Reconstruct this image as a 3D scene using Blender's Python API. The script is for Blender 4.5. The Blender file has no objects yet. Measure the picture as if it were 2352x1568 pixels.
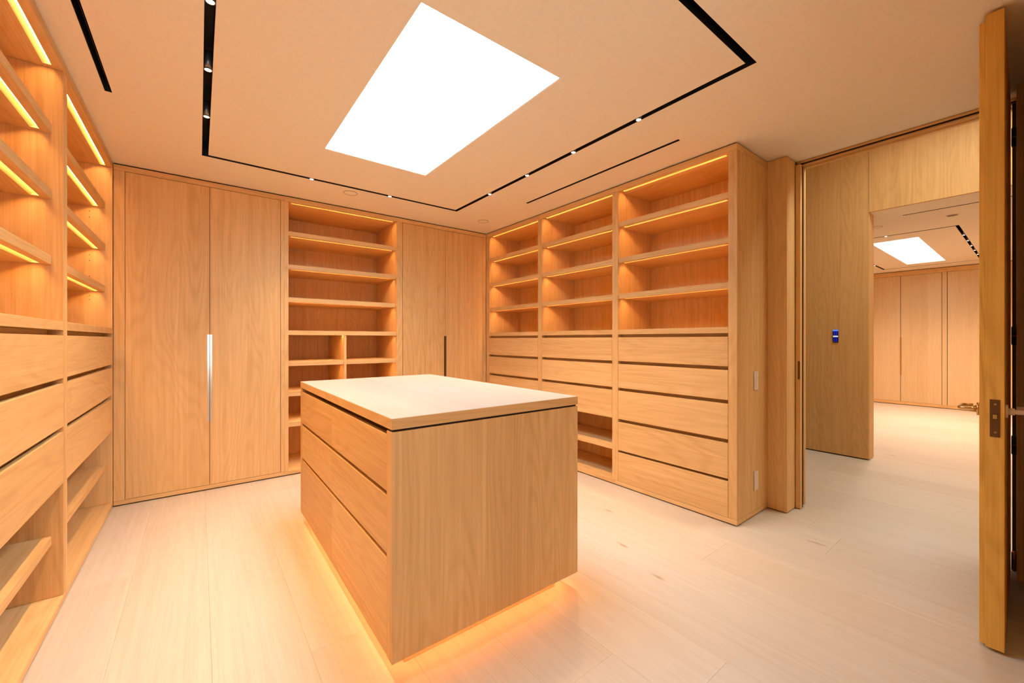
import bpy, bmesh, math, random
from mathutils import Vector, Matrix
random.seed(7)
S = bpy.context.scene
COL = S.collection
PI = math.pi

# ------------------------------------------------------------------ camera, world, exposure
cam_d = bpy.data.cameras.new('camera')
cam = bpy.data.objects.new('camera', cam_d); COL.objects.link(cam)
cam.location = (0.0, 0.0, 1.214)
cam.rotation_euler = (PI / 2, 0.0, -math.radians(37.63))
cam_d.sensor_width = 36.0
cam_d.lens = 932.5 / 2352 * 36.0
cam_d.shift_y = -4 / 2352
cam_d.clip_start = 0.01
S.camera = cam

W_ = bpy.data.worlds.new('world'); S.world = W_
W_.use_nodes = True
W_.node_tree.nodes['Background'].inputs[0].default_value = (0.75, 0.85, 1.0, 1)
W_.node_tree.nodes['Background'].inputs[1].default_value = 0.3

S.view_settings.view_transform = 'Standard'
S.view_settings.look = 'None'
S.view_settings.gamma = 1.0
S.view_settings.use_curve_mapping = False
S.view_settings.exposure = 0.15
S.cycles.use_denoising = True
S.cycles.max_bounces = 7
S.cycles.diffuse_bounces = 5
S.cycles.glossy_bounces = 2
S.cycles.adaptive_threshold = 0.05
S.cycles.caustics_reflective = False
S.cycles.caustics_refractive = False
S.cycles.sample_clamp_indirect = 6.0

# light levels
SKY_1 = 18.0          # skylight glazing of the dressing room
SKY_2 = 7.0          # skylight glazing of the far dressing room
SKY_HALL = 12.5       # added hall skylight, unseen
SKY_NEAR = 3.2       # unseen window added behind the camera
LED = 64.0           # shelf strips
LED_ISLAND = 17.0
LENS = 26.0
SPOT_W = 56.0
SPOT_FAR_W = 108.0
LED_COL = (1.0, 0.53, 0.18)
SPOT_COL = (1.0, 0.60, 0.29)

# ------------------------------------------------------------------ materials
def new_mat(name):
    m = bpy.data.materials.new(name); m.use_nodes = True
    nt = m.node_tree; nt.nodes.clear()
    out = nt.nodes.new('ShaderNodeOutputMaterial')
    return m, nt, out

def link(nt, a, b): nt.links.new(a, b)

def math_n(nt, op, a, b=None, c=None):
    n = nt.nodes.new('ShaderNodeMath'); n.operation = op
    for i, v in enumerate((a, b, c)):
        if v is None: continue
        if isinstance(v, (int, float)): n.inputs[i].default_value = v
        else: link(nt, v, n.inputs[i])
    return n.outputs[0]

def plain(name, col, rough=0.5, metal=0.0, spec=0.5):
    m, nt, out = new_mat(name)
    p = nt.nodes.new('ShaderNodeBsdfPrincipled')
    tc = nt.nodes.new('ShaderNodeTexCoord')
    no = nt.nodes.new('ShaderNodeTexNoise'); no.inputs['Scale'].default_value = 40
    link(nt, tc.outputs['Object'], no.inputs['Vector'])
    mx = nt.nodes.new('ShaderNodeMixRGB')
    mx.inputs[1].default_value = tuple(c * 0.95 for c in col) + (1,)
    mx.inputs[2].default_value = tuple(min(1, c * 1.05) for c in col) + (1,)
    link(nt, no.outputs[0], mx.inputs[0])
    link(nt, mx.outputs[0], p.inputs['Base Color'])
    p.inputs['Roughness'].default_value = rough
    p.inputs['Metallic'].default_value = metal
    p.inputs['Specular IOR Level'].default_value = spec
    link(nt, p.outputs[0], out.inputs[0])
    return m

def emit(name, col, strength):
    m, nt, out = new_mat(name)
    e = nt.nodes.new('ShaderNodeEmission')
    e.inputs[0].default_value = tuple(col) + (1,)
    e.inputs[1].default_value = strength
    link(nt, e.outputs[0], out.inputs[0])
    return m

def wood(name, axis, light, dark, fig=1.0, leaf=0.24, rough=0.5, spec=0.35, knots=False, var=0.16):
    """oak: figure lines run along AXIS of the piece; RANDOM per piece shifts the figure"""
    m, nt, out = new_mat(name)
    p = nt.nodes.new('ShaderNodeBsdfPrincipled')
    tc = nt.nodes.new('ShaderNodeTexCoord')
    oi = nt.nodes.new('ShaderNodeObjectInfo')
    rnd = oi.outputs['Random']
    cmb = nt.nodes.new('ShaderNodeCombineXYZ')
    link(nt, math_n(nt, 'MULTIPLY', rnd, 37.0), cmb.inputs[0])
    link(nt, math_n(nt, 'MULTIPLY', rnd, 53.0), cmb.inputs[1])
    link(nt, math_n(nt, 'MULTIPLY', rnd, 71.0), cmb.inputs[2])
    add = nt.nodes.new('ShaderNodeVectorMath'); add.operation = 'ADD'
    link(nt, tc.outputs['Object'], add.inputs[0]); link(nt, cmb.outputs[0], add.inputs[1])
    base = add.outputs[0]
    k = 'XYZ'.index(axis)
    def noise(across, along, detail, rough_=0.5, dist=0.0):
        mp = nt.nodes.new('ShaderNodeMapping')
        sc = [across] * 3; sc[k] = along
        mp.inputs['Scale'].default_value = sc
        link(nt, base, mp.inputs['Vector'])
        n = nt.nodes.new('ShaderNodeTexNoise'); n.inputs['Scale'].default_value = 1.0
        n.inputs['Detail'].default_value = detail
        n.inputs['Roughness'].default_value = rough_
        n.inputs['Distortion'].default_value = dist
        link(nt, mp.outputs[0], n.inputs['Vector'])
        return n.outputs[0]
    big = noise(6.0, 0.75, 1.0, 0.4, 0.1)
    ring = math_n(nt, 'MULTIPLY_ADD', math_n(nt, 'SINE', math_n(nt, 'MULTIPLY', big, 90.0)), 0.5, 0.5)
    ring = math_n(nt, 'POWER', ring, 2.0)
    amp = noise(4.0, 0.6, 1.0)                       # figure fades in and out
    amp = math_n(nt, 'SMOOTH_MIN', math_n(nt, 'MULTIPLY', amp, 1.2), 1.0, 0.2)
    fine = noise(170.0, 2.2, 3.0, 0.6)
    mid = noise(38.0, 0.9, 2.0, 0.55)
    sep = nt.nodes.new('ShaderNodeSeparateXYZ'); link(nt, base, sep.inputs[0])
    others = [i for i in range(3) if i != k]
    ac = math_n(nt, 'ADD', sep.outputs[others[0]], sep.outputs[others[1]])
    lf = math_n(nt, 'FLOOR', math_n(nt, 'DIVIDE', ac, leaf))
    wn = nt.nodes.new('ShaderNodeTexWhiteNoise'); wn.noise_dimensions = '1D'
    link(nt, math_n(nt, 'ADD', lf, math_n(nt, 'MULTIPLY', rnd, 91.0)), wn.inputs['W'])
    t = math_n(nt, 'MULTIPLY_ADD', math_n(nt, 'MULTIPLY', ring, amp), -0.32 * fig, 0.62)
    t = math_n(nt, 'MULTIPLY_ADD', math_n(nt, 'SUBTRACT', fine, 0.5), 0.9, t)
    t = math_n(nt, 'MULTIPLY_ADD', math_n(nt, 'SUBTRACT', mid, 0.5), 0.75, t)
    t = math_n(nt, 'MULTIPLY_ADD', math_n(nt, 'SUBTRACT', wn.outputs[0], 0.5), 0.30, t)
    t = math_n(nt, 'MULTIPLY_ADD', math_n(nt, 'SUBTRACT', rnd, 0.5), var, t)
    mx = nt.nodes.new('ShaderNodeMixRGB'); mx.use_clamp = True
    link(nt, t, mx.inputs[0])
    mx.inputs[1].default_value = tuple(dark) + (1,)
    mx.inputs[2].default_value = tuple(light) + (1,)
    colr = mx.outputs[0]
    if knots:
        mp = nt.nodes.new('ShaderNodeMapping')
        sc = [1.5] * 3; sc[k] = 0.45; mp.inputs['Scale'].default_value = sc
        link(nt, base, mp.inputs['Vector'])
        vo = nt.nodes.new('ShaderNodeTexVoronoi'); vo.voronoi_dimensions = '2D'; vo.inputs['Scale'].default_value = 1.0
        link(nt, mp.outputs[0], vo.inputs['Vector'])
        nz = noise(60, 25, 2.0)
        d = math_n(nt, 'ADD', vo.outputs['Distance'], math_n(nt, 'MULTIPLY', math_n(nt, 'SUBTRACT', nz, 0.5), 0.03))
        mr = nt.nodes.new('ShaderNodeMapRange'); mr.interpolation_type = 'SMOOTHSTEP'
        mr.inputs[1].default_value = 0.004; mr.inputs[2].default_value = 0.026
        mr.inputs[3].default_value = 1.0; mr.inputs[4].default_value = 0.0
        link(nt, d, mr.inputs[0])
        kx = nt.nodes.new('ShaderNodeMixRGB')
        link(nt, math_n(nt, 'MULTIPLY', mr.outputs[0], 0.68), kx.inputs[0])
        link(nt, colr, kx.inputs[1]); kx.inputs[2].default_value = (0.34, 0.19, 0.09, 1)
        colr = kx.outputs[0]
    link(nt, colr, p.inputs['Base Color'])
    p.inputs['Roughness'].default_value = rough
    p.inputs['Specular IOR Level'].default_value = spec
    bp = nt.nodes.new('ShaderNodeBump'); bp.inputs['Strength'].default_value = 0.08
    bp.inputs['Distance'].default_value = 0.001
    link(nt, fine, bp.inputs['Height']); link(nt, bp.outputs[0], p.inputs['Normal'])
    link(nt, p.outputs[0], out.inputs[0])
    return m

OAK_L, OAK_D = (0.85, 0.565, 0.262), (0.61, 0.345, 0.122)
oakZ = wood('oak_upright_grain', 'Z', OAK_L, OAK_D)
oakX = wood('oak_level_grain', 'X', OAK_L, OAK_D, leaf=0.3)
oakY = wood('oak_deep_grain', 'Y', OAK_L, OAK_D, leaf=0.3)
topM = wood('oak_worktop', 'Y', (0.61, 0.475, 0.36), (0.51, 0.38, 0.28), fig=0.5, rough=0.42)
floorM = wood('oak_floor', 'Y', (0.66, 0.60, 0.52), (0.55, 0.475, 0.385), fig=0.55, leaf=5.0, rough=0.40, knots=True, var=0.22)
doorM = wood('oak_door', 'Z', (0.86, 0.52, 0.11), (0.58, 0.30, 0.05), fig=1.8, leaf=0.5)
hallM = wood('oak_hall_panel', 'Z', (0.70, 0.43, 0.175), (0.52, 0.285, 0.095), fig=0.9, leaf=0.33)
hallY = wood('oak_hall_rail', 'Y', (0.62, 0.43, 0.215), (0.45, 0.28, 0.12), fig=0.9, leaf=0.33)
farM = wood('oak_far_doors', 'Z', (0.80, 0.60, 0.35), (0.66, 0.45, 0.22), fig=0.5)
plaster = plain('ceiling_plaster', (0.89, 0.81, 0.67), 0.9, 0, 0.2)
white_p = plain('white_shaft', (0.90, 0.90, 0.88), 0.8, 0, 0.2)
wall_p = plain('wall_paint', (0.75, 0.66, 0.55), 0.85, 0, 0.2)
black = plain('black_channel', (0.010, 0.009, 0.009), 0.55)
dark = plain('dark_gap', (0.03, 0.02, 0.014), 0.8, 0, 0.1)
grey_m = plain('grey_lamp_body', (0.30, 0.27, 0.24), 0.35, 0.6)
brass = plain('satin_brass', (0.62, 0.42, 0.18), 0.28, 1.0)
bronze = plain('dark_bronze', (0.16, 0.085, 0.035), 0.45, 0.8)
copper = plain('copper_hinge', (0.50, 0.22, 0.09), 0.3, 1.0)
pale_metal = plain('pale_metal_pull', (0.80, 0.74, 0.64), 0.22, 0.9)
plate_m = plain('pink_white_plate', (0.78, 0.66, 0.56), 0.45)
plate_d = plain('plate_groove', (0.45, 0.34, 0.26), 0.6)
subfl = plain('subfloor', (0.30, 0.19, 0.10), 0.9)
ledM = emit('warm_strip_light', LED_COL, LED)
ledIM = emit('warm_island_strip', (1.0, 0.34, 0.10), LED_ISLAND)
lensM = emit('spot_lens', (1.0, 0.84, 0.60), LENS)
sky1 = emit('skylight_glazing', (0.66, 1.0, 1.22), SKY_1)
sky2 = emit('far_skylight_glazing', (1.0, 1.0, 1.0), SKY_2)
skyH = emit('hall_skylight_glazing', (1.0, 0.98, 0.84), SKY_HALL)
skyN = emit('added_daylight_glazing', (0.9, 0.95, 1.0), SKY_NEAR)
blueM = emit('blue_screen', (0.004, 0.008, 0.30), 0.6)
blueB = emit('bright_blue_screen', (0.06, 0.20, 1.0), 1.3)
blueD = emit('dim_blue_key', (0.05, 0.06, 0.45), 0.7)
whiteB = emit('pale_screen', (0.75, 0.80, 0.85), 0.8)
kpM = plain('keypad_black', (0.008, 0.008, 0.02), 0.3)

# ------------------------------------------------------------------ mesh helpers
class MB:
    def __init__(s): s.v = []; s.f = []
    def poly(s, pts, faces):
        n = len(s.v); s.v += [tuple(p) for p in pts]
        s.f += [tuple(i + n for i in f) for f in faces]; return s
    def box(s, x0, x1, y0, y1, z0, z1):
        return s.poly([(x0,y0,z0),(x1,y0,z0),(x1,y1,z0),(x0,y1,z0),(x0,y0,z1),(x1,y0,z1),(x1,y1,z1),(x0,y1,z1)],
                      [(0,3,2,1),(4,5,6,7),(0,1,5,4),(1,2,6,5),(2,3,7,6),(3,0,4,7)])
    def prism(s, prof, axis, a0, a1):
        """closed 2-D outline swept along an axis ('x': (y,z), 'y': (x,z), 'z': (x,y))"""
        def P(q, a):
            return {'x': (a, q[0], q[1]), 'y': (q[0], a, q[1]), 'z': (q[0], q[1], a)}[axis]
        n = len(prof)
        pts = [P(q, a0) for q in prof] + [P(q, a1) for q in prof]
        fs = [tuple(range(n)), tuple(range(2 * n - 1, n - 1, -1))]
        fs += [(i, n + i, n + (i + 1) % n, (i + 1) % n) for i in range(n)]
        return s.poly(pts, fs)
    def cyl(s, c, axis, r, a0, a1, n=24, r2=None):
        r2 = r if r2 is None else r2
        def P(x, y, a):
            return {'x': (a, c[0] + x, c[1] + y), 'y': (c[0] + x, a, c[1] + y), 'z': (c[0] + x, c[1] + y, a)}[axis]
        A = [(math.cos(2 * PI * i / n), math.sin(2 * PI * i / n)) for i in range(n)]
        pts = [P(r * a, r * b, a0) for a, b in A] + [P(r2 * a, r2 * b, a1) for a, b in A]
        return s.poly(pts, [tuple(range(n)), tuple(range(2 * n - 1, n - 1, -1))] +
                      [(i, n + i, n + (i + 1) % n, (i + 1) % n) for i in range(n)])
    def ring(s, c, r0, r1, z0, z1, n=32):
        pts = []
        for r, z in ((r0, z0), (r1, z0), (r1, z1), (r0, z1)):
            pts += [(c[0] + r * math.cos(2 * PI * i / n), c[1] + r * math.sin(2 * PI * i / n), z) for i in range(n)]
        fs = []
        for k in range(4):
            for i in range(n):
                j = (i + 1) % n; k2 = (k + 1) % 4
                fs.append((k * n + i, k * n + j, k2 * n + j, k2 * n + i))
        return s.poly(pts, fs)
    def tube(s, path, r, n=14):
        path = [Vector(p) for p in path]
        t0 = (path[1] - path[0]).normalized()
        up = Vector((0, 0, 1)) if abs(t0.z) < 0.9 else Vector((1, 0, 0))
        a = t0.cross(up).normalized(); pts = []
        for i, p in enumerate(path):
            t = (path[min(i + 1, len(path) - 1)] - path[max(i - 1, 0)]).normalized()
            a = (a - t * a.dot(t)).normalized(); b = t.cross(a)
            pts += [tuple(p + r * (math.cos(2 * PI * k / n) * a + math.sin(2 * PI * k / n) * b)) for k in range(n)]
        m = len(path)
        fs = [(i * n + k, i * n + (k + 1) % n, (i + 1) * n + (k + 1) % n, (i + 1) * n + k) for i in range(m - 1) for k in range(n)]
        fs += [tuple(range(n - 1, -1, -1)), tuple(range((m - 1) * n, m * n))]
        return s.poly(pts, fs)
    def mesh(s, name, mat, off=(0, 0, 0), bevel=0.0, smooth=False):
        me = bpy.data.meshes.new(name)
        me.from_pydata([(x - off[0], y - off[1], z - off[2]) for x, y, z in s.v], [], s.f)
        bm = bmesh.new(); bm.from_mesh(me)
        bmesh.ops.recalc_face_normals(bm, faces=bm.faces)
        if bevel > 0:
            bmesh.ops.bevel(bm, geom=[e for e in bm.edges], offset=bevel, segments=1, affect='EDGES', clamp_overlap=True)
        if smooth:
            for f in bm.faces: f.smooth = len(f.verts) == 4
        bm.to_mesh(me); bm.free()
        me.materials.append(mat)
        return me
    def build(s, name, mat, parent=None, off=(0, 0, 0), bevel=0.0, smooth=False):
        o = bpy.data.objects.new(name, s.mesh(name, mat, off, bevel, smooth)); COL.objects.link(o)
        if parent is not None: o.parent = parent
        return o

def B(name, mat, parent, x0, x1, y0, y1, z0, z1, bevel=0.0008, off=(0, 0, 0)):
    return MB().box(x0, x1, y0, y1, z0, z1).build(name, mat, parent, off, bevel)

def thing(name, label, cat, loc=(0, 0, 0), rz=0.0, group=None):
    o = bpy.data.objects.new(name, None); COL.objects.link(o)
    o.empty_display_size = 0.1
    o.location = loc; o.rotation_euler = (0, 0, rz)
    o['label'] = label; o['category'] = cat
    if group: o['group'] = group
    return o

def struct(o):
    o['kind'] = 'structure'; return o
def struct_empty(name, loc=(0, 0, 0)):
    o = bpy.data.objects.new(name, None); COL.objects.link(o); o.location = loc
    o.empty_display_size = 0.1
    return struct(o)

def dup(o, loc, label=None):
    r = o.copy(); COL.objects.link(r); r.location = loc
    if label: r['label'] = label
    for ch in o.children:
        c = ch.copy(); COL.objects.link(c); c.parent = r
        for g in ch.children:
            d = g.copy(); COL.objects.link(d); d.parent = c
    return r

def slab(x0, x1, y0, y1, z0, z1, holes):
    """flat slab with rectangular openings; one watertight mesh"""
    xs = sorted({x0, x1} | {h[i] for h in holes for i in (0, 1) if x0 < h[i] < x1})
    ys = sorted({y0, y1} | {h[i] for h in holes for i in (2, 3) if y0 < h[i] < y1})
    nx, ny = len(xs) - 1, len(ys) - 1
    def solid(i, j):
        if not (0 <= i < nx and 0 <= j < ny): return False
        cx, cy = (xs[i] + xs[i + 1]) / 2, (ys[j] + ys[j + 1]) / 2
        return not any(h[0] < cx < h[1] and h[2] < cy < h[3] for h in holes)
    mb = MB(); idx = {}
    def V(i, j, z):
        k = (i, j, z)
        if k not in idx: idx[k] = len(mb.v); mb.v.append((xs[i], ys[j], z))
        return idx[k]
    for i in range(nx):
        for j in range(ny):
            if not solid(i, j): continue
            mb.f.append((V(i, j, z0), V(i, j + 1, z0), V(i + 1, j + 1, z0), V(i + 1, j, z0)))
            mb.f.append((V(i, j, z1), V(i + 1, j, z1), V(i + 1, j + 1, z1), V(i, j + 1, z1)))
            for di, dj, a, b in ((-1, 0, (i, j), (i, j + 1)), (1, 0, (i + 1, j + 1), (i + 1, j)),
                                 (0, -1, (i + 1, j), (i, j)), (0, 1, (i, j + 1), (i + 1, j + 1))):
                if not solid(i + di, j + dj):
                    mb.f.append((V(*a, z0), V(*b, z0), V(*b, z1), V(*a, z1)))
    return mb

# ------------------------------------------------------------------ main dimensions
CZ = 2.5
XL, XR, YB = -0.494, 2.76, 4.095          # faces of left, right and back cabinets
XW = 3.25                                 # right wall beyond the cabinets
HX0, HX1 = 3.50, 5.33                     # hall
FX1 = 10.42                               # far room doors
YN = -0.75                                # wall behind the camera

# ------------------------------------------------------------------ floor
fl = struct(MB().box(-1.3, 11.2, -2.6, 5.2, -0.10, -0.016).build('floor', subfl))
PW = 0.3075
meshes = {}
row = 0
x = 0.345 - PW * 3
while x < 10.9:
    if x < 3.4: ya, yb = (-1.0, 4.75)
    elif x < 5.3: ya, yb = (-2.4, 4.4)
    else: ya, yb = (-0.5, 2.6)
    y = ya - random.uniform(0.0, 1.4)
    if abs(x - (0.345 - PW)) < 0.01: y = 3.036 - 2.6 * 2
    while y < yb:
        L = 2.6 if abs(x - (0.345 - PW)) < 0.01 else random.choice((2.0, 2.3, 2.6))
        y0, y1 = max(y, ya), min(y + L, yb)
        if y1 - y0 > 0.05:
            key = round(y1 - y0, 3)
            if key not in meshes:
                meshes[key] = MB().box(0.0002, PW - 0.0002, 0.0002, key - 0.0002, -0.016, 0).mesh('plank', floorM, bevel=0.0004)
            o = bpy.data.objects.new('plank', meshes[key]); COL.objects.link(o)
            o.location = (x, y0, 0); o.parent = fl
        y += L
    x += PW

# ------------------------------------------------------------------ ceilings
SKX0, SKX1, SKY0, SKY1 = 0.669, 1.409, 1.436, 2.936
TX0, TX1, TY0, TY1, TW = 0.016, 2.050, 0.798, 3.567, 0.036
ring1 = [(TX0, TX0 + TW, TY0, TY1), (TX1 - TW, TX1, TY0, TY1), (TX0, TX1, TY1 - TW, TY1), (TX0, TX1, TY0, TY0 + TW)]
slotL = (-0.386, -0.358, 1.412, 2.948)
slotR = (2.435, 2.461, 1.412, 2.948)
c1 = slab(-1.25, 3.43, YN - 0.1, 4.9, CZ, CZ + 0.12, [(SKX0, SKX1, SKY0, SKY1), slotL, slotR] + ring1)
struct(c1.build('ceiling', plaster))
# hall ceiling, higher, with an added, unseen opening to light the hall
HZ = 3.35
hall_hole = (3.75, 4.65, -1.2, 0.7)
struct(slab(3.43, 5.53, -2.6, 4.6, HZ, HZ + 0.1, [hall_hole]).build('ceiling', plaster))
FT = (6.75, 9.97, 0.545, 1.745)
FW = 0.03
fr = [(FT[0], FT[0] + FW, FT[2], FT[3]), (FT[1] - FW, FT[1], FT[2], FT[3]), (FT[0], FT[1], FT[2], FT[2] + FW), (FT[0], FT[1], FT[3] - FW, FT[3])]
fsky = (7.14, 9.60, 0.918, 1.378)
fslot = (5.76, 5.785, -0.4, 0.86)
struct(slab(5.36, 11.0, -0.7, 2.8, CZ, CZ + 0.12, [fsky, fslot] + fr).build('ceiling', plaster))

# ------------------------------------------------------------------ skylights (shaft, frame, pane)
def skylight(name, x0, x1, y0, y1, z0, depth, mat):
    r = struct_empty(name, ((x0 + x1) / 2, (y0 + y1) / 2, z0))
    off = tuple(r.location)
    t = 0.03; z1 = z0 + depth
    m = MB()
    m.box(x0 - t, x0, y0 - t, y1 + t, z0 + 0.121, z1); m.box(x1, x1 + t, y0 - t, y1 + t, z0 + 0.121, z1)
    m.box(x0, x1, y0 - t, y0, z0 + 0.121, z1); m.box(x0, x1, y1, y1 + t, z0 + 0.121, z1)
    m.build('shaft', white_p, r, off)
    # painted lining of the ceiling opening
    e = 0.004
    l = MB()
    l.box(x0, x0 + e, y0, y1, z0 + 0.002, z1); l.box(x1 - e, x1, y0, y1, z0 + 0.002, z1)
    l.box(x0, x1, y0, y0 + e, z0 + 0.002, z1); l.box(x0, x1, y1 - e, y1, z0 + 0.002, z1)
    l.build('lining', white_p, r, off)
    f = MB(); w = 0.02
    f.box(x0 + e, x0 + w, y0 + e, y1 - e, z1 - 0.05, z1); f.box(x1 - w, x1 - e, y0 + e, y1 - e, z1 - 0.05, z1)
    f.box(x0 + w, x1 - w, y0 + e, y0 + w, z1 - 0.05, z1); f.box(x0 + w, x1 - w, y1 - w, y1 - e, z1 - 0.05, z1)
    f.build('frame', white_p, r, off)
    MB().box(x0 + w, x1 - w, y0 + w, y1 - w, z1 - 0.03, z1 - 0.01).build('pane', mat, r, off)
    MB().box(x0 - t, x1 + t, y0 - t, y1 + t, z1, z1 + 0.02).build('cover', white_p, r, off)
    return r
skylight('window_1', SKX0, SKX1, SKY0, SKY1, CZ, 0.55, sky1)
skylight('window_2', fsky[0], fsky[1], fsky[2], fsky[3], CZ, 0.45, sky2)
skylight('window_3', *hall_hole, HZ, 0.3, skyH)

# ------------------------------------------------------------------ walls
def wall(name, x0, x1, y0, y1, z0, z1, mat=wall_p):
    return struct(MB().box(x0, x1, y0, y1, z0, z1).build(name, mat))
wall('wall_left', -1.25, -1.12, YN - 0.1, 4.9, 0, CZ)
wall('wall_back', -1.12, 3.43, 4.76, 4.9, 0, CZ)
# wall behind the camera with an added, unseen window for cool daylight
NX0, NX1, NZ0, NZ1 = -0.55, 0.60, 0.70, 2.2
wn = MB().box(-1.12, NX0, YN - 0.1, YN, 0, CZ).box(NX1, 3.43, YN - 0.1, YN, 0, CZ).box(NX0, NX1, YN - 0.1, YN, NZ1, CZ).box(NX0, NX1, YN - 0.1, YN, 0, NZ0)
wn.box(0.98, 3.40, YN, -0.10, 0, CZ)  # unseen block added to darken the space behind the open door
struct(wn.build('wall_front', oakZ))
g = struct_empty('window_4', ((NX0 + NX1) / 2, YN - 0.05, 0))
fo = tuple(g.location)
MB().box(NX0, NX0 + .05, YN - .08, YN - .02, NZ0, NZ1).box(NX1 - .05, NX1, YN - .08, YN - .02, NZ0, NZ1).box(NX0 + .05, NX1 - .05, YN - .08, YN - .02, NZ1 - .05, NZ1).box(NX0 + .05, NX1 - .05, YN - .08, YN - .02, NZ0, NZ0 + .05).build('frame', oakZ, g, fo)
MB().box(NX0 + .05, NX1 - .05, YN - .06, YN - .045, NZ0 + .05, NZ1 - .05).build('pane', skyN, g, fo)
MB().box(NX0 - .05, NX1 + .05, YN - .2, YN - .12, 0, CZ).build('backing', white_p, g, fo)

# right wall: behind the right cabinets, return panel beside the doorway, near panel behind the door
wall('wall_right', 3.27, 3.43, 1.20, 4.76, 0, CZ)
pr = struct(MB().box(XW, 3.405, 1.072, 1.199, 0.006, CZ - 0.004).build('trim_1', oakZ, bevel=0.001))       # oak return beside the doorway
struct(MB().box(XW + .012, 3.43, 1.085, 1.199, 0, CZ).build('trim_2', dark))
wn2 = struct(MB().box(XW, 3.40, -0.099, 0.068, 0.004, CZ - 0.004).build('wall_right', oakZ))

# ------------------------------------------------------------------ door frame
fr_ = struct_empty('trim_3', (3.45, 0.55, 0))
fo = tuple(fr_.location)
# far jamb: stop, rebate, black gap, hall edge
B('jamb_stop', oakZ, fr_, 3.406, 3.436, 1.040, 1.070, 0.004, 2.47, off=fo)
B('dark_strip', dark, fr_, 3.436, 3.466, 1.044, 1.075, 0.004, 2.47, off=fo)  # near-black strip in the jamb gap
B('jamb_edge', oakZ, fr_, 3.466, 3.500, 1.036, 1.075, 0.02, 2.47, off=fo)
sp = B('strike_plate', bronze, fr_, 3.4045, 3.4062, 1.043, 1.056, 0.93, 1.06, bevel=0.0003, off=fo)
# head
B('head_rail', oakY, fr_, 3.430, 3.446, 0.068, 1.070, 2.484, 2.4985, off=fo)
B('head_dark_strip', dark, fr_, 3.436, 3.470, 0.068, 1.045, 2.478, 2.484, off=fo)  # near-black line below the head rail
B('head_stop', oakY, fr_, 3.446, 3.474, 0.068, 1.045, 2.470, 2.479, off=fo)
B('head_edge', oakY, fr_, 3.474, 3.500, 0.068, 1.045, 2.455, 2.468, off=fo)
B('head_cover', dark, fr_, 3.446, 3.500, 0.068, 1.20, 2.484, 2.60, off=fo)
# near jamb by the hinges
B('hinge_jamb', oakZ, fr_, 3.404, 3.428, 0.040, 0.072, 0.004, 2.47, off=fo)
B('dark_strip', dark, fr_, 3.429, 3.445, 0.072, 0.0858, 0.004, 2.47, off=fo)  # dark box stands in for the shaded rebate, narrows the lit slit
B('hinge_jamb_edge', oakZ, fr_, 3.446, 3.500, 0.040, 0.078, 0.004, 2.47, off=fo)
# wall above/around the doorway on the hall side
wall('wall_hall', 3.40, 3.50, -2.6, 0.035, 0, HZ, hallM)
wall('wall_hall', 3.437, 3.50, 1.076, 4.6, 0, HZ, hallM)
wall('wall_hall', 3.437, 3.50, 0.035, 1.076, 2.505, HZ, hallM)
wall('wall_hall', 3.43, 5.53, -2.7, -2.6, 0, HZ)
wall('wall_hall', 3.43, 5.53, 4.6, 4.7, 0, HZ)

# hall panelling opposite the door, with the cased opening to the far room
hp = struct_empty('wall_hall', (5.36, 1.0, 0)); fo = tuple(hp.location)
OY0, OY1 = -0.20, 1.043
hf = HX1
yy = [OY1, 1.85, 2.68, 3.5, 4.4]
for a, b in zip(yy[:-1], yy[1:]):
    B('panel', hallM, hp, hf, hf + .03, a + .0012, b - .0012, 0.012, HZ, off=fo)
B('panel', hallM, hp, hf, hf + .03, OY0 + .0, OY1 - .0012, CZ - .005, HZ, off=fo)
for a, b in ((-1.2, OY0), (-2.5, -1.2)):
    B('panel', hallM, hp, hf, hf + .03, a + .0012, b - .0012, 0.012, HZ, off=fo)
MB().box(hf + .031, hf + .19, OY1 + .02, 4.6, 0, HZ).box(hf + .031, hf + .19, -2.6, OY0 - .02, 0, HZ).box(hf + .031, hf + .19, OY0 - .02, OY1 + .02, CZ + .001, HZ).build('backing', dark, hp, fo)
B('jamb', oakZ, hp, hf + .031, hf + .20, OY1 - .001, OY1 + .02, 0.006, CZ, off=fo)
B('jamb', oakZ, hp, hf + .031, hf + .20, OY0 - .02, OY0, 0.006, CZ, off=fo)

# far room walls
wall('wall_far', 5.53, 11.0, 2.7, 2.8, 0, CZ, oakZ)
wall('wall_far', 5.53, 11.0, -0.7, -0.6, 0, CZ, oakZ)
wall('wall_far', 11.0, 11.1, -0.7, 2.8, 0, CZ)

# ------------------------------------------------------------------ cabinets
T = 0.04                                    # shelf thickness
Z_SH = (2.152, 1.854, 1.556)                # undersides of upper shelves
Z_LEDGE = 1.258
G0, G1, G2, GH = 0.032, 0.042, 0.059, 0.014 # light groove

def lit_board(name, mat, parent, x0, x1, W, y0, y1, z0, z1, lit=True):
    """board spanning x0..x1 with a routed light groove in its underside between the sides 0..W"""
    if not lit:
        return B(name, mat, parent, x0, x1, y0, y1, z0, z1)
    a, b = 0.03, W - 0.03
    m = MB()
    m.box(x0, a, y0, y1, z0, z1); m.box(b, x1, y0, y1, z0, z1)
    prof = [(y0, z0), (y0 + G0, z0), (y0 + G0, z0 + GH), (y0 + G1, z0 + GH), (y0 + G2, z0), (y1, z0), (y1, z1), (y0, z1)]
    m.prism(prof, 'x', a, b)
    o = m.build(name, mat, parent)
    s = MB()
    p = [(y0 + G0 + .0004, z0 + GH - 0.0022), (y0 + G1 - .0004, z0 + GH - 0.0008), (y0 + G1 - .0004, z0 + GH - .0003), (y0 + G0 + .0004, z0 + GH - .0003)]
    s.prism(p, 'x', a + .002, b - .002)
    s.build('light_strip', ledM, o)
    return o

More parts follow.
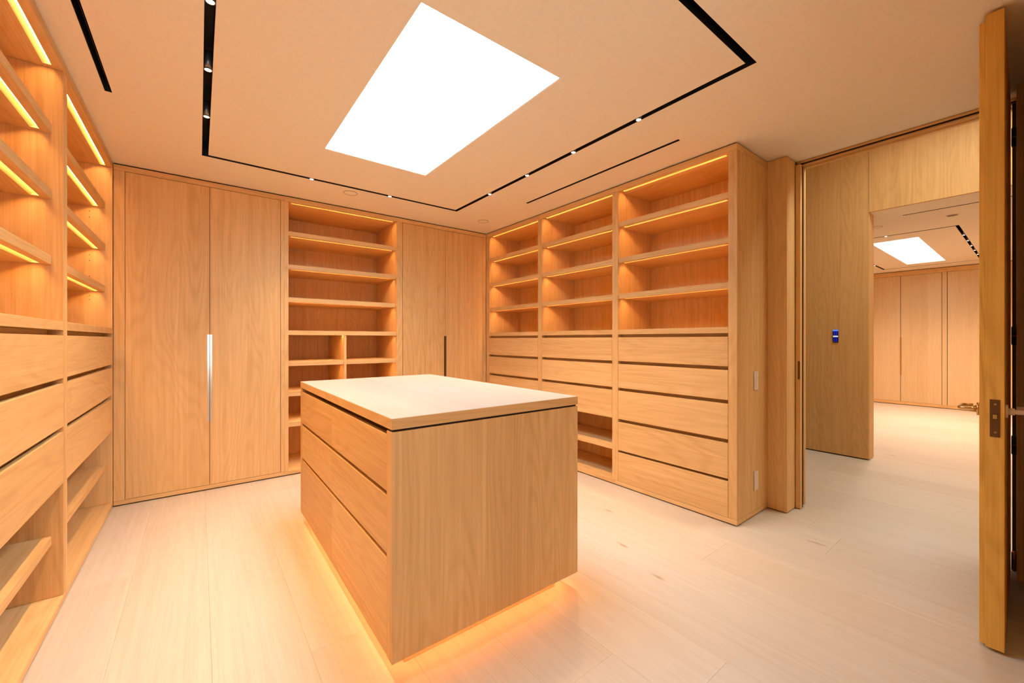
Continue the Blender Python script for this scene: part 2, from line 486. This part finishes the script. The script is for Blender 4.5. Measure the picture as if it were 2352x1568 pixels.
def drawer_stack(parent, W, rows):
    for z0, z1 in rows:
        d = B('drawer', oakX, parent, 0.0022, W - 0.0022, 0.0, 0.021, z0, z1)

D_TOP = [(1.038, 1.234), (0.816, 1.013), (0.557, 0.791)]
D_LOW = [(0.298, 0.531), (0.0425, 0.279)]

def shelving_unit(label, W, D, tl, tr, loc, rz, setback, five, name='shelving_unit', group=None, el=False, er=False):
    u = thing(name, label, 'cabinet', loc, rz, group)
    for s, (a, b) in enumerate(((-tl, 0.0), (W, W + tr))):
        B('side_panel', oakZ, u, a, b, 0.0, D, 0.041, 2.449)
    B('back_panel', oakZ, u, 0.0, W, D - 0.018, D, 0.041, 2.449)
    lit_board('top_rail', oakX, u, -tl, W + tr, W, 0.0, D, 2.450, 2.490)
    B('shadow_gap', dark, u, -tl + .002, W + tr - (.012 if er else .002), 0.012, D, 2.490, 2.4995, 0)  # near-black filler, shade of the ceiling gap put into its colour
    B('base_rail', oakX, u, -tl, W + tr, 0.0, D, 0.009, 0.040)
    B('toe_kick', dark, u, -tl + (0.02 if el else 0), W + tr - (0.02 if er else 0), 0.02, D, 0.0, 0.009, 0)  # toe shadow put into the dark colour of this strip
    for z in Z_SH:
        lit_board('shelf', oakX, u, 0.0005, W - 0.0005, W, setback, D - 0.019, z, z + T)
    B('ledge', oakX, u, 0.0005, W - 0.0005, 0.0, D - 0.019, Z_LEDGE, Z_LEDGE + T)
    rows = D_TOP + (D_LOW if five else [])
    drawer_stack(u, W, rows)
    zb = 0.041 if five else 0.575
    B('drawer_carcass', oakX, u, 0.001, W - 0.001, 0.050, 0.07, zb, Z_LEDGE - .0005, 0)
    if not five:
        B('drawer_bottom', oakX, u, 0.001, W - 0.001, 0.022, D - 0.019, 0.557, 0.575, 0)
        B('shelf', oakX, u, 0.0005, W - 0.0005, 0.037, D - 0.019, 0.281, 0.281 + T)
    return u

WL = 1.257
uL = shelving_unit('oak shelving unit with three wide drawers on left wall, next to the tall wardrobe doors', WL, 0.56, 0.0325, 0.029, (XL, 2.807, 0), PI / 2, 0.037, False, group='oak shelving units on the left wall')
yA = 2.807 - 0.065 - WL
dup(uL, (XL, yA, 0), 'oak shelving unit with three wide drawers at the very left edge of the photo')
# filler between the far left unit and the back run
dup(uL, (XL, yA - 0.065 - WL, 0), 'oak shelving unit on left wall beside the camera, outside the photo')
# pin holes in the side of the far left unit
sidep = [c for c in uL.children if c.name.startswith('side_panel')][1]
for z in (2.115, 2.075, 1.81, 1.77, 1.66, 1.525, 1.495):
    MB().cyl((WL - 0.0006, 0.115), 'z', 0.0025, -0.0008, 0.0008, 10)
    m = MB(); m.cyl((0.115, z), 'x', 0.0026, WL - 0.0012, WL + 0.001, 10)
    m.build('pin_hole', dark, sidep)

WR = 0.889
R90 = -PI / 2
u3 = shelving_unit('oak shelving unit with five stacked drawers at the near end of the right wall', WR, 0.487, 0.0295, 0.055, (XR, 2.137, 0), R90, 0.012, True, er=True, group='oak shelving units on the right wall')
u2 = shelving_unit('middle oak shelving unit on the right wall, three drawers above open shelves', 0.888, 0.487, 0.0295, 0.0295, (XR, 3.084, 0), R90, 0.012, False, group='oak shelving units on the right wall')
u1 = shelving_unit('oak shelving unit in the far corner of the right wall beside narrow wardrobe', 0.884, 0.487, 0.066, 0.0295, (XR, 4.027, 0), R90, 0.012, False, group='oak shelving units on the right wall')
# finished end of the near right unit stops at x=3.247
# ---- back run
DB = 0.625
def wardrobe(label, x0, xs, x1, stile_l, stile_r, name='wardrobe', yb=YB, rz=0.0, loc=None, ztop=2.449, zbase=0.041, D=DB, mats=(oakZ, oakX), pull=pale_metal, railtop=2.490, gap=0.0028, group=None):
    """tall cupboard with two doors meeting at xs; local x runs along the front"""
    w = thing(name, label, 'wardrobe', loc if loc else (x0, yb, 0), rz, group)
    A, Mid, Bq = 0.0, xs - x0, x1 - x0
    mz, mx = mats
    B('top_rail', mx, w, A - stile_l, Bq + stile_r, 0.0, D, ztop + 0.001, railtop)
    B('shadow_gap', dark, w, A - stile_l + .001, Bq + stile_r - .001, 0.012, D, railtop, 2.4995, 0)
    B('base_rail', mx, w, A - stile_l, Bq + stile_r, 0.0, D, 0.009, zbase - 0.001)
    B('toe_kick', dark, w, A - stile_l, Bq + stile_r, 0.02, D, 0.0, 0.009, 0)
    if stile_l: B('stile', mz, w, A - stile_l, A, 0.0, 0.5, zbase, ztop)
    if stile_r: B('stile', mz, w, Bq, Bq + stile_r, 0.0, 0.5, zbase, ztop)
    m = MB()
    m.box(A + .0005, A + .018, 0.03, D, zbase, ztop); m.box(Bq - .018, Bq - .0005, 0.03, D, zbase, ztop); m.box(A + .018, Bq - .018, D - .018, D, zbase, ztop)
    m.box(A + .018, Bq - .018, .026, .034, zbase, ztop)
    m.build('carcass', dark, w)  # coloured near-black in place of the shade behind the door gaps
    hz0, hz1, hw = 0.552, 1.256, 0.0145
    for side, (a, b) in enumerate(((A, Mid), (Mid, Bq))):
        a += gap; b -= gap if side else gap * 0.6
        if side: a = Mid + gap * 0.6
        z0, z1 = zbase + 0.002, ztop - 0.003
        if side == 0:
            out = [(a, z0), (b, z0), (b, hz0), (b - hw, hz0), (b - hw, hz1), (b, hz1), (b, z1), (a, z1)]
        else:
            out = [(a, z0), (b, z0), (b, z1), (a, z1), (a, hz1), (a + hw, hz1), (a + hw, hz0), (a, hz0)]
        d = MB().prism(out, 'y', 0.0, 0.022).build('door', mz, w)
        if side == 0: MB().box(b - hw, b, 0.012, 0.020, hz0, hz1).build('finger_pull', pull, d)
        else: MB().box(a, a + hw, 0.012, 0.020, hz0, hz1).build('finger_pull', pull, d)
    return w

wardrobe('tall oak two-door wardrobe left of the open bookcase on the back wall', -0.431, 0.069, 0.573, 0.061, 0.0295)
wardrobe('tall oak two-door wardrobe right of the bookcase, in the back corner', 1.6995, 2.205, 2.711, 0.0, 0.048, pull=bronze)  # darker metal stands in for the shade on this pull

# bookcase
def bookcase():
    W = 1.003
    x0 = 0.634
    u = thing('bookcase', 'open oak bookcase with lit shelves between the two tall wardrobes', 'bookcase', (x0, YB, 0))
    B('side_panel', oakZ, u, -0.031, 0.0, 0.0, DB, 0.041, 2.449)
    B('side_panel', oakZ, u, W, W + 0.0615, 0.0, DB, 0.041, 2.449)
    B('back_panel', oakZ, u, 0.0, 0.347, DB - .018, DB, 0.041, 2.449, 0.0004)
    B('back_panel', oakZ, u, 0.3473, W, DB - .018, DB, 0.041, 2.449, 0.0004)
    lit_board('top_rail', oakX, u, -0.031, W + .0615, W, 0.0, DB, 2.450, 2.490)
    B('shadow_gap', dark, u, -0.030, W + .0605, 0.012, DB, 2.490, 2.4995, 0)
    B('base_rail', oakX, u, -0.031, W + .0615, 0.0, DB, 0.009, 0.040)
    B('toe_kick', dark, u, -0.031, W + .0615, 0.02, DB, 0.0, 0.009, 0)
    for z in Z_SH: lit_board('shelf', oakX, u, .0005, W - .0005, W, 0.03, DB - .019, z, z + T)
    xm0, xm1 = 0.479, 0.504
    lit_board('ledge', oakX, u, .0005, W - .0005, W, 0.012, DB - .019, Z_LEDGE, Z_LEDGE + T)
    B('divider', oakZ, u, xm0, xm1, 0.02, DB - .019, 0.041, Z_LEDGE - .0005)
    for z in (0.976, 0.703, 0.428):
        lit_board('shelf', oakX, u, .0005, xm0 - .0005, xm0, 0.03, DB - .019, z, z + T)
        o = MB()
        lb = lit_board('shelf', oakX, u, 0.0005, W - xm1 - .0005, W - xm1, 0.03, DB - .019, z, z + T)
        lb.location.x = xm1
    return u
bookcase()

# far room wardrobes: local x along -Y, depth +X
fw = wardrobe('oak wardrobe with visible finger pull at far wall of room through doorway', 0.0, 0.536, 1.072, 0.0, 0.0595,
              loc=(FX1, 2.116, 0), rz=R90, ztop=2.41, zbase=0.062, D=0.5, mats=(farM, oakX), pull=oakZ, railtop=2.490, gap=0.006)
dup(fw, (FX1, 2.116 - 1.1325, 0), 'oak wardrobe at far wall of room through doorway, half hidden by open door')
dup(fw, (FX1, 2.116 + 1.1325, 0), 'oak wardrobe at far wall of room beyond, hidden behind the hall panel')

# ------------------------------------------------------------------ island
IX0, IX1, IY0, IY1 = 0.533, 1.468, 1.378, 2.985
isl = thing('island_chest', 'oak island with six drawers, pale top and glowing plinth in middle of floor', 'island', (1.0005, 2.1815, 0))
fo = tuple(isl.location)
B('worktop', topM, isl, IX0, IX1, IY0, IY1, 0.898, 0.938, 0.0012, off=fo)
# edge banding of the worktop
wt = [c for c in isl.children if c.name.startswith('worktop')][0]
e = 0.0006
for a in (IX0, IX1): MB().box(a - e, a + e, IY0, IY1, .8985, .9368).build('edge_band', oakY, wt, fo)
for a in (IY0, IY1): MB().box(IX0, IX1, a - e, a + e, .8985, .9368).build('edge_band', oakX, wt, fo)
B('shadow_gap', dark, isl, IX0 + .008, IX1 - .008, IY0 + .006, IY1 - .006, 0.889, 0.898, 0, off=fo)  # dark filler paints the shade under the worktop
B('end_panel', oakZ, isl, IX0, IX1, IY0, IY0 + .049, 0.078, 0.890, off=fo)
B('end_panel', oakZ, isl, IX0, IX1, IY1 - .049, IY1, 0.078, 0.890, off=fo)
B('carcass', doorM, isl, IX0 + .062, IX1 - .062, IY0 + .050, IY1 - .050, 0.082, 0.889, 0, off=fo)
ym = 2.190
for z0, z1 in ((0.671, 0.873), (0.447, 0.653), (0.081, 0.428)):
    for a, b in ((IY0 + .0512, ym - .0006), (ym + .0006, IY1 - .0512)):
        B('drawer', oakY, isl, IX0 + .0005, IX0 + .022, a, b, z0, z1, off=fo)
        B('drawer', oakY, isl, IX1 - .022, IX1 - .0005, a, b, z0, z1, off=fo)
pl = B('plinth', oakX, isl, 0.612, 1.390, 1.457, 2.906, 0.0, 0.080, off=fo)
m = MB(); zt, zz = 0.0765, 0.072
for a in ((0.582, 0.594, 1.43, 2.93), (1.408, 1.420, 1.43, 2.93), (0.594, 1.408, 1.43, 1.442), (0.594, 1.408, 2.918, 2.93)):
    m.box(a[0], a[1], a[2], a[3], zz, zt)
m.build('light_strip', ledIM, isl, fo)

# ------------------------------------------------------------------ recessed track lighting and diffusers
def channel(name, label, rects, cat='track light', depth=0.105, ztop=CZ, ends=None):
    cx = sum(r[0] + r[1] for r in rects) / 2 / len(rects); cy = sum(r[2] + r[3] for r in rects) / 2 / len(rects)
    t = thing(name, label, cat, (cx, cy, ztop)); off = tuple(t.location)
    return t, off
tk, fo = channel('track_channel', 'black recessed rectangular lighting channel in ceiling around the skylight', ring1)
def ring_walls(r, w, z0, z1, t):
    x0, x1, y0, y1 = r
    m = MB()
    m.box(x0, x0 + t, y0, y1, z0, z1); m.box(x1 - t, x1, y0, y1, z0, z1); m.box(x0 + t, x1 - t, y0, y0 + t, z0, z1); m.box(x0 + t, x1 - t, y1 - t, y1, z0, z1)
    a = w
    m.box(x0 + a - t, x0 + a, y0 + a - t, y1 - a + t, z0, z1); m.box(x1 - a, x1 - a + t, y0 + a - t, y1 - a + t, z0, z1)
    m.box(x0 + a, x1 - a, y0 + a - t, y0 + a, z0, z1); m.box(x0 + a, x1 - a, y1 - a, y1 - a + t, z0, z1)
    return m
ring_walls((TX0, TX1, TY0, TY1), TW, CZ + .0008, CZ + .115, .0012).build('side_wall', black, tk, fo)
def ring_plate(r, w, z0, z1):
    x0, x1, y0, y1 = r
    return MB().box(x0, x0 + w, y0, y1, z0, z1).box(x1 - w, x1, y0, y1, z0, z1).box(x0 + w, x1 - w, y0, y0 + w, z0, z1).box(x0 + w, x1 - w, y1 - w, y1, z0, z1)
ring_plate((TX0, TX1, TY0, TY1), TW, CZ + .105, CZ + .125).build('top_plate', black, tk, fo)
ft, fo2 = channel('track_channel', 'thin black recessed lighting channel in ceiling of the room through the doorway', [FT])
ring_walls(FT, FW, CZ + .0008, CZ + .115, .0012).build('side_wall', black, ft, fo2)
ring_plate(FT, FW, CZ + .105, CZ + .125).build('top_plate', black, ft, fo2)

def spot(label, x, y, lamp=True, r=0.0165, power=1.0, group='spotlights in the ceiling channel'):
    t = thing('spotlight', label, 'spotlight', (x, y, CZ), 0, group)
    MB().cyl((0, 0), 'z', r, 0.002, 0.085, 24).build('housing', grey_m, t, smooth=True)
    MB().ring((0, 0), r * .82, r, -0.004, 0.002).build('trim_ring', grey_m, t)
    MB().cyl((0, 0), 'z', r * .81, -0.0025, 0.001, 24).build('lens', lensM, t)
    if lamp:
        d = bpy.data.lights.new('spot_lamp', 'SPOT'); d.energy = SPOT_W if x < 5 else SPOT_FAR_W * power; d.color = SPOT_COL if x < 5 else (1.0, 0.68, 0.46)
        d.spot_size = math.radians(84 if x < 5 else 125); d.spot_blend = 1.0; d.shadow_soft_size = 0.014
        l = bpy.data.objects.new('spot_lamp', d); COL.objects.link(l); l.parent = t; l.location = (0, 0, -0.008)
    return t
xl, xr, yk = TX0 + TW / 2, TX1 - TW / 2, TY1 - TW / 2
spot('spotlight in left ceiling channel nearest the black corner by the tall wardrobe', xl, 2.924)
spot('second spotlight in left ceiling channel, counted from the wardrobe corner', xl, 2.412)
spot('third spotlight in left ceiling channel, cut by the top edge of the photo', xl, 1.920)
spot('spotlight in left ceiling channel above the camera, outside the photo', xl, 1.425)
spot('spotlight in back ceiling channel, above the left end of the bookcase', 0.713, yk)
spot('spotlight in back ceiling channel, above the right end of the bookcase', 1.354, yk)
spot('spotlight in right ceiling channel closest to the far corner', xr, 2.957)
spot('second spotlight in right ceiling channel, counted from the far corner', xr, 2.442)
spot('third spotlight in right ceiling channel, counted from the far corner', xr, 1.947)
spot('fourth spotlight in right ceiling channel, nearest the camera', xr, 1.425)
gf = 'spotlights in the far room ceiling channel'
for i, (fx, nm) in enumerate(((7.43, 'first'), (7.89, 'second'), (8.36, 'third'), (8.82, 'fourth'), (9.28, 'fifth'))):
    spot(nm + ' spotlight along the right channel of the far room ceiling, counted from the doorway', fx, FT[2] + FW / 2, True, 0.0135, 0.7, gf)
spot('spotlight in the left channel of far room ceiling, beyond the far skylight', 9.25, FT[3] - FW / 2, True, 0.0135, 0.7, gf)
spot('spotlight in far room ceiling channel just inside the opening, left of its speaker', FT[0] + FW / 2, 1.16, True, 0.0135, 0.7, gf)

def diffuser(label, r, group):
    x0, x1, y0, y1 = r
    t = thing('slot_diffuser', label, 'air vent', ((x0 + x1) / 2, (y0 + y1) / 2, CZ), 0, group); off = tuple(t.location)
    th = .0012
    MB().box(x0, x0 + th, y0, y1, CZ + .0008, CZ + .11).box(x1 - th, x1, y0, y1, CZ + .0008, CZ + .11).box(x0 + th, x1 - th, y0, y0 + th, CZ + .0008, CZ + .11).box(x0 + th, x1 - th, y1 - th, y1, CZ + .0008, CZ + .11).build('frame', black, t, off)
    MB().box(x0, x1, y0, y1, CZ + .10, CZ + .122).build('top_plate', black, t, off)
    MB().box((x0 + x1) / 2 - .001, (x0 + x1) / 2 + .001, y0 + th, y1 - th, CZ + .03, CZ + .09).build('blade', black, t, off)
gd = 'linear air slots in the ceilings'
diffuser('long black air slot in ceiling above the left shelving units', slotL, gd)
diffuser('long thin black air slot in ceiling beside the right shelving units', slotR, gd)
diffuser('thin dark air slot in far room ceiling just past the hall panel', fslot, gd)

def ceiling_disc(label, x, y, r=0.058, grp='flush ceiling speakers'):
    t = thing('ceiling_speaker', label, 'speaker', (x, y, CZ), 0, grp)
    MB().ring((0, 0), r * .93, r, -0.0035, -0.0002).build('rim', plate_d, t)
    MB().cyl((0, 0), 'z', r * .915, -0.002, -0.0002, 32).build('grille', plaster, t)
    return t
ceiling_disc('flush round white ceiling speaker in front of the bookcase, left one', 1.051, 3.682)
ceiling_disc('flush round white ceiling speaker in the back right corner', 2.445, 3.682)
ceiling_disc('round flush speaker in far room ceiling, near its left side', 6.137, 1.126, 0.05)
t = thing('ceiling_downlight', 'round brown downlight in far room ceiling, right of the speaker', 'downlight', (6.16, 0.545, CZ))
MB().ring((0, 0), .042, .052, -0.004, -0.0002).build('rim', plaster, t)
MB().cyl((0, 0), 'z', .041, -0.0015, -0.0002, 32).build('baffle', bronze, t)

# ------------------------------------------------------------------ switches on the end of the right cabinets
yp = 2.137 - WR - 0.055                      # outer face of the near end panel
def plate(name, label, cat, z0, z1, buttons):
    t = thing(name, label, cat, (3.043, yp, z0)); off = tuple(t.location)
    B('bezel', plate_d, t, 3.009, 3.077, yp - .0015, yp - .0002, z0 - .002, z1 + .002, 0.0002, off=off)
    f = B('face_plate', plate_m, t, 3.0115, 3.0745, yp - .005, yp - .0016, z0, z1, 0.0008, off=off)
    if buttons:
        h = (z1 - z0 - .03) / buttons
        for i in range(buttons):
            za = z0 + .015 + i * h
            B('button', plate_m, t, 3.034, 3.052, yp - .0068, yp - .0051, za + .002, za + h - .002, 0.0005, off=off)
    else:
        B('cover', plate_m, t, 3.018, 3.068, yp - .0062, yp - .0051, z0 + .012, z1 - .012, 0.0005, off=off)
plate('wall_switch', 'pale upright switch plate on oak end panel beside the doorway, upper one', 'switch', 0.868, 0.995, 5)
plate('wall_outlet', 'pale blank outlet plate low on oak end panel beside the doorway', 'outlet', 0.180, 0.310, 0)

# ------------------------------------------------------------------ keypad on the hall panel
t = thing('keypad', 'small black keypad with glowing blue screen on the hall panel', 'keypad', (HX1, 1.308, 1.25)); off = tuple(t.location)
B('housing', kpM, t, HX1 - .012, HX1 - .0003, 1.285, 1.331, 1.186, 1.318, .002, off=off)
B('indicator_bar', blueB, t, HX1 - .0145, HX1 - .0122, 1.284, 1.332, 1.305, 1.318, .0005, off=off)
B('screen', blueM, t, HX1 - .013, HX1 - .0121, 1.290, 1.326, 1.262, 1.304, .0003, off=off)
B('screen', blueM, t, HX1 - .013, HX1 - .0121, 1.290, 1.326, 1.192, 1.236, .0003, off=off)
B('display', whiteB, t, HX1 - .0135, HX1 - .0121, 1.287, 1.329, 1.242, 1.257, .0003, off=off)
for z in (1.272, 1.290, 1.200, 1.220):
    for y in (1.299, 1.317):
        m = MB(); m.cyl((y, z), 'x', .0052, HX1 - .0148, HX1 - .0131, 12)
        m.build('button', blueD, t, off)

# ------------------------------------------------------------------ open door
dr = struct_empty('door_1', (3.395, 0.10, 0)); fo = tuple(dr.location)
ya, yb_, yc = 0.0795, 0.128, 0.1445
# leaf slightly off square: y grows towards the hinge side
def sk(x): return (x - 2.445) / (3.38 - 2.445) * 0.010
def quadbox(x0, x1, y0, y1, z0, z1):
    m = MB()
    p = [(x0, y0 + sk(x0)), (x1, y0 + sk(x1)), (x1, y1 + sk(x1)), (x0, y1 + sk(x0))]
    m.prism(p, 'z', z0, z1); return m
quadbox(2.445, 3.385, ya, yb_, 0.012, 2.488).build('leaf', doorM, dr, fo, bevel=0.0012)
quadbox(2.462, 3.385, yb_ + .0002, yc, 0.012, 2.470).build('rebate_lip', doorM, dr, fo, bevel=0.0012)
# lock face plate with latch and two screws
pz0, pz1 = 0.837, 0.982
lp = MB().box(2.4425, 2.4452, 0.0905, 0.1165, pz0, pz1).build('lock_plate', bronze, dr, fo, bevel=0.0006)
MB().box(2.4375, 2.4426, 0.0975, 0.1085, 0.907, 0.924).build('latch', brass, lp, fo, bevel=0.001)
MB().box(2.4420, 2.4426, 0.0965, 0.1095, 0.905, 0.926).build('latch_slot', dark, lp, fo)
for z in (0.855, 0.964):
    MB().cyl((0.1025, z), 'x', 0.0036, 2.4412, 2.4426, 16).build('screw', brass, lp, fo)
    MB().cyl((0.1025, z), 'x', 0.0014, 2.4408, 2.4413, 8).build('screw_socket', dark, lp, fo)
HZc = 0.934
def lever(sgn, yface, col, rad):
    yf = yface + sk(2.505)
    l = MB()
    def Y(d): return yf + sgn * d
    arc = []
    R = 0.016
    for k in range(7):
        a = k / 6 * PI / 2
        arc.append((2.505 + R * (1 - math.cos(a)), Y(0.056 - R + R * math.sin(a)), HZc))
    arc2 = []
    for k in range(1, 7):
        a = k / 6 * PI / 2
        arc2.append((2.505 + 0.105 + R * math.sin(a), Y(0.056 - R + R * math.cos(a)), HZc))
    path = [(2.505, Y(0.003), HZc), (2.505, Y(0.02), HZc)] + arc + [(2.505 + 0.06, Y(0.056), HZc), (2.505 + 0.105, Y(0.056), HZc)] + arc2 + [(2.505 + 0.121, Y(0.026), HZc)]
    o = l.tube(path, rad).build('lever_handle', col, dr, fo, smooth=True)
    a, b = sorted((Y(0.0003), Y(0.008)))
    MB().cyl((2.505, HZc), 'y', 0.026, a, b, 28).build('rose', col, o, fo, smooth=True)
    a, b = sorted((Y(0.008), Y(0.024)))
    MB().cyl((2.505, HZc), 'y', 0.0135, a, b, 20).build('collar', col, o, fo, smooth=True)
lever(1, yc, brass, 0.0068)
lever(-1, ya, plate_m, 0.0095)
# hinges in the gap between leaf and jamb
for z in (2.28, 1.235, 0.66, 0.05):
    h = MB().cyl((3.398, 0.079), 'z', 0.008, z - .05, z + .05, 16).build('hinge', dark if z > 0.1 else copper, dr, fo, smooth=True)
    MB().cyl((3.398, 0.079), 'z', 0.0098, z - .004, z + .004, 16).build('knuckle', copper, h, fo, smooth=True)
    MB().box(3.386, 3.398, 0.086, 0.088, z - .045, z + .045).build('hinge_leaf', dark, h, fo)
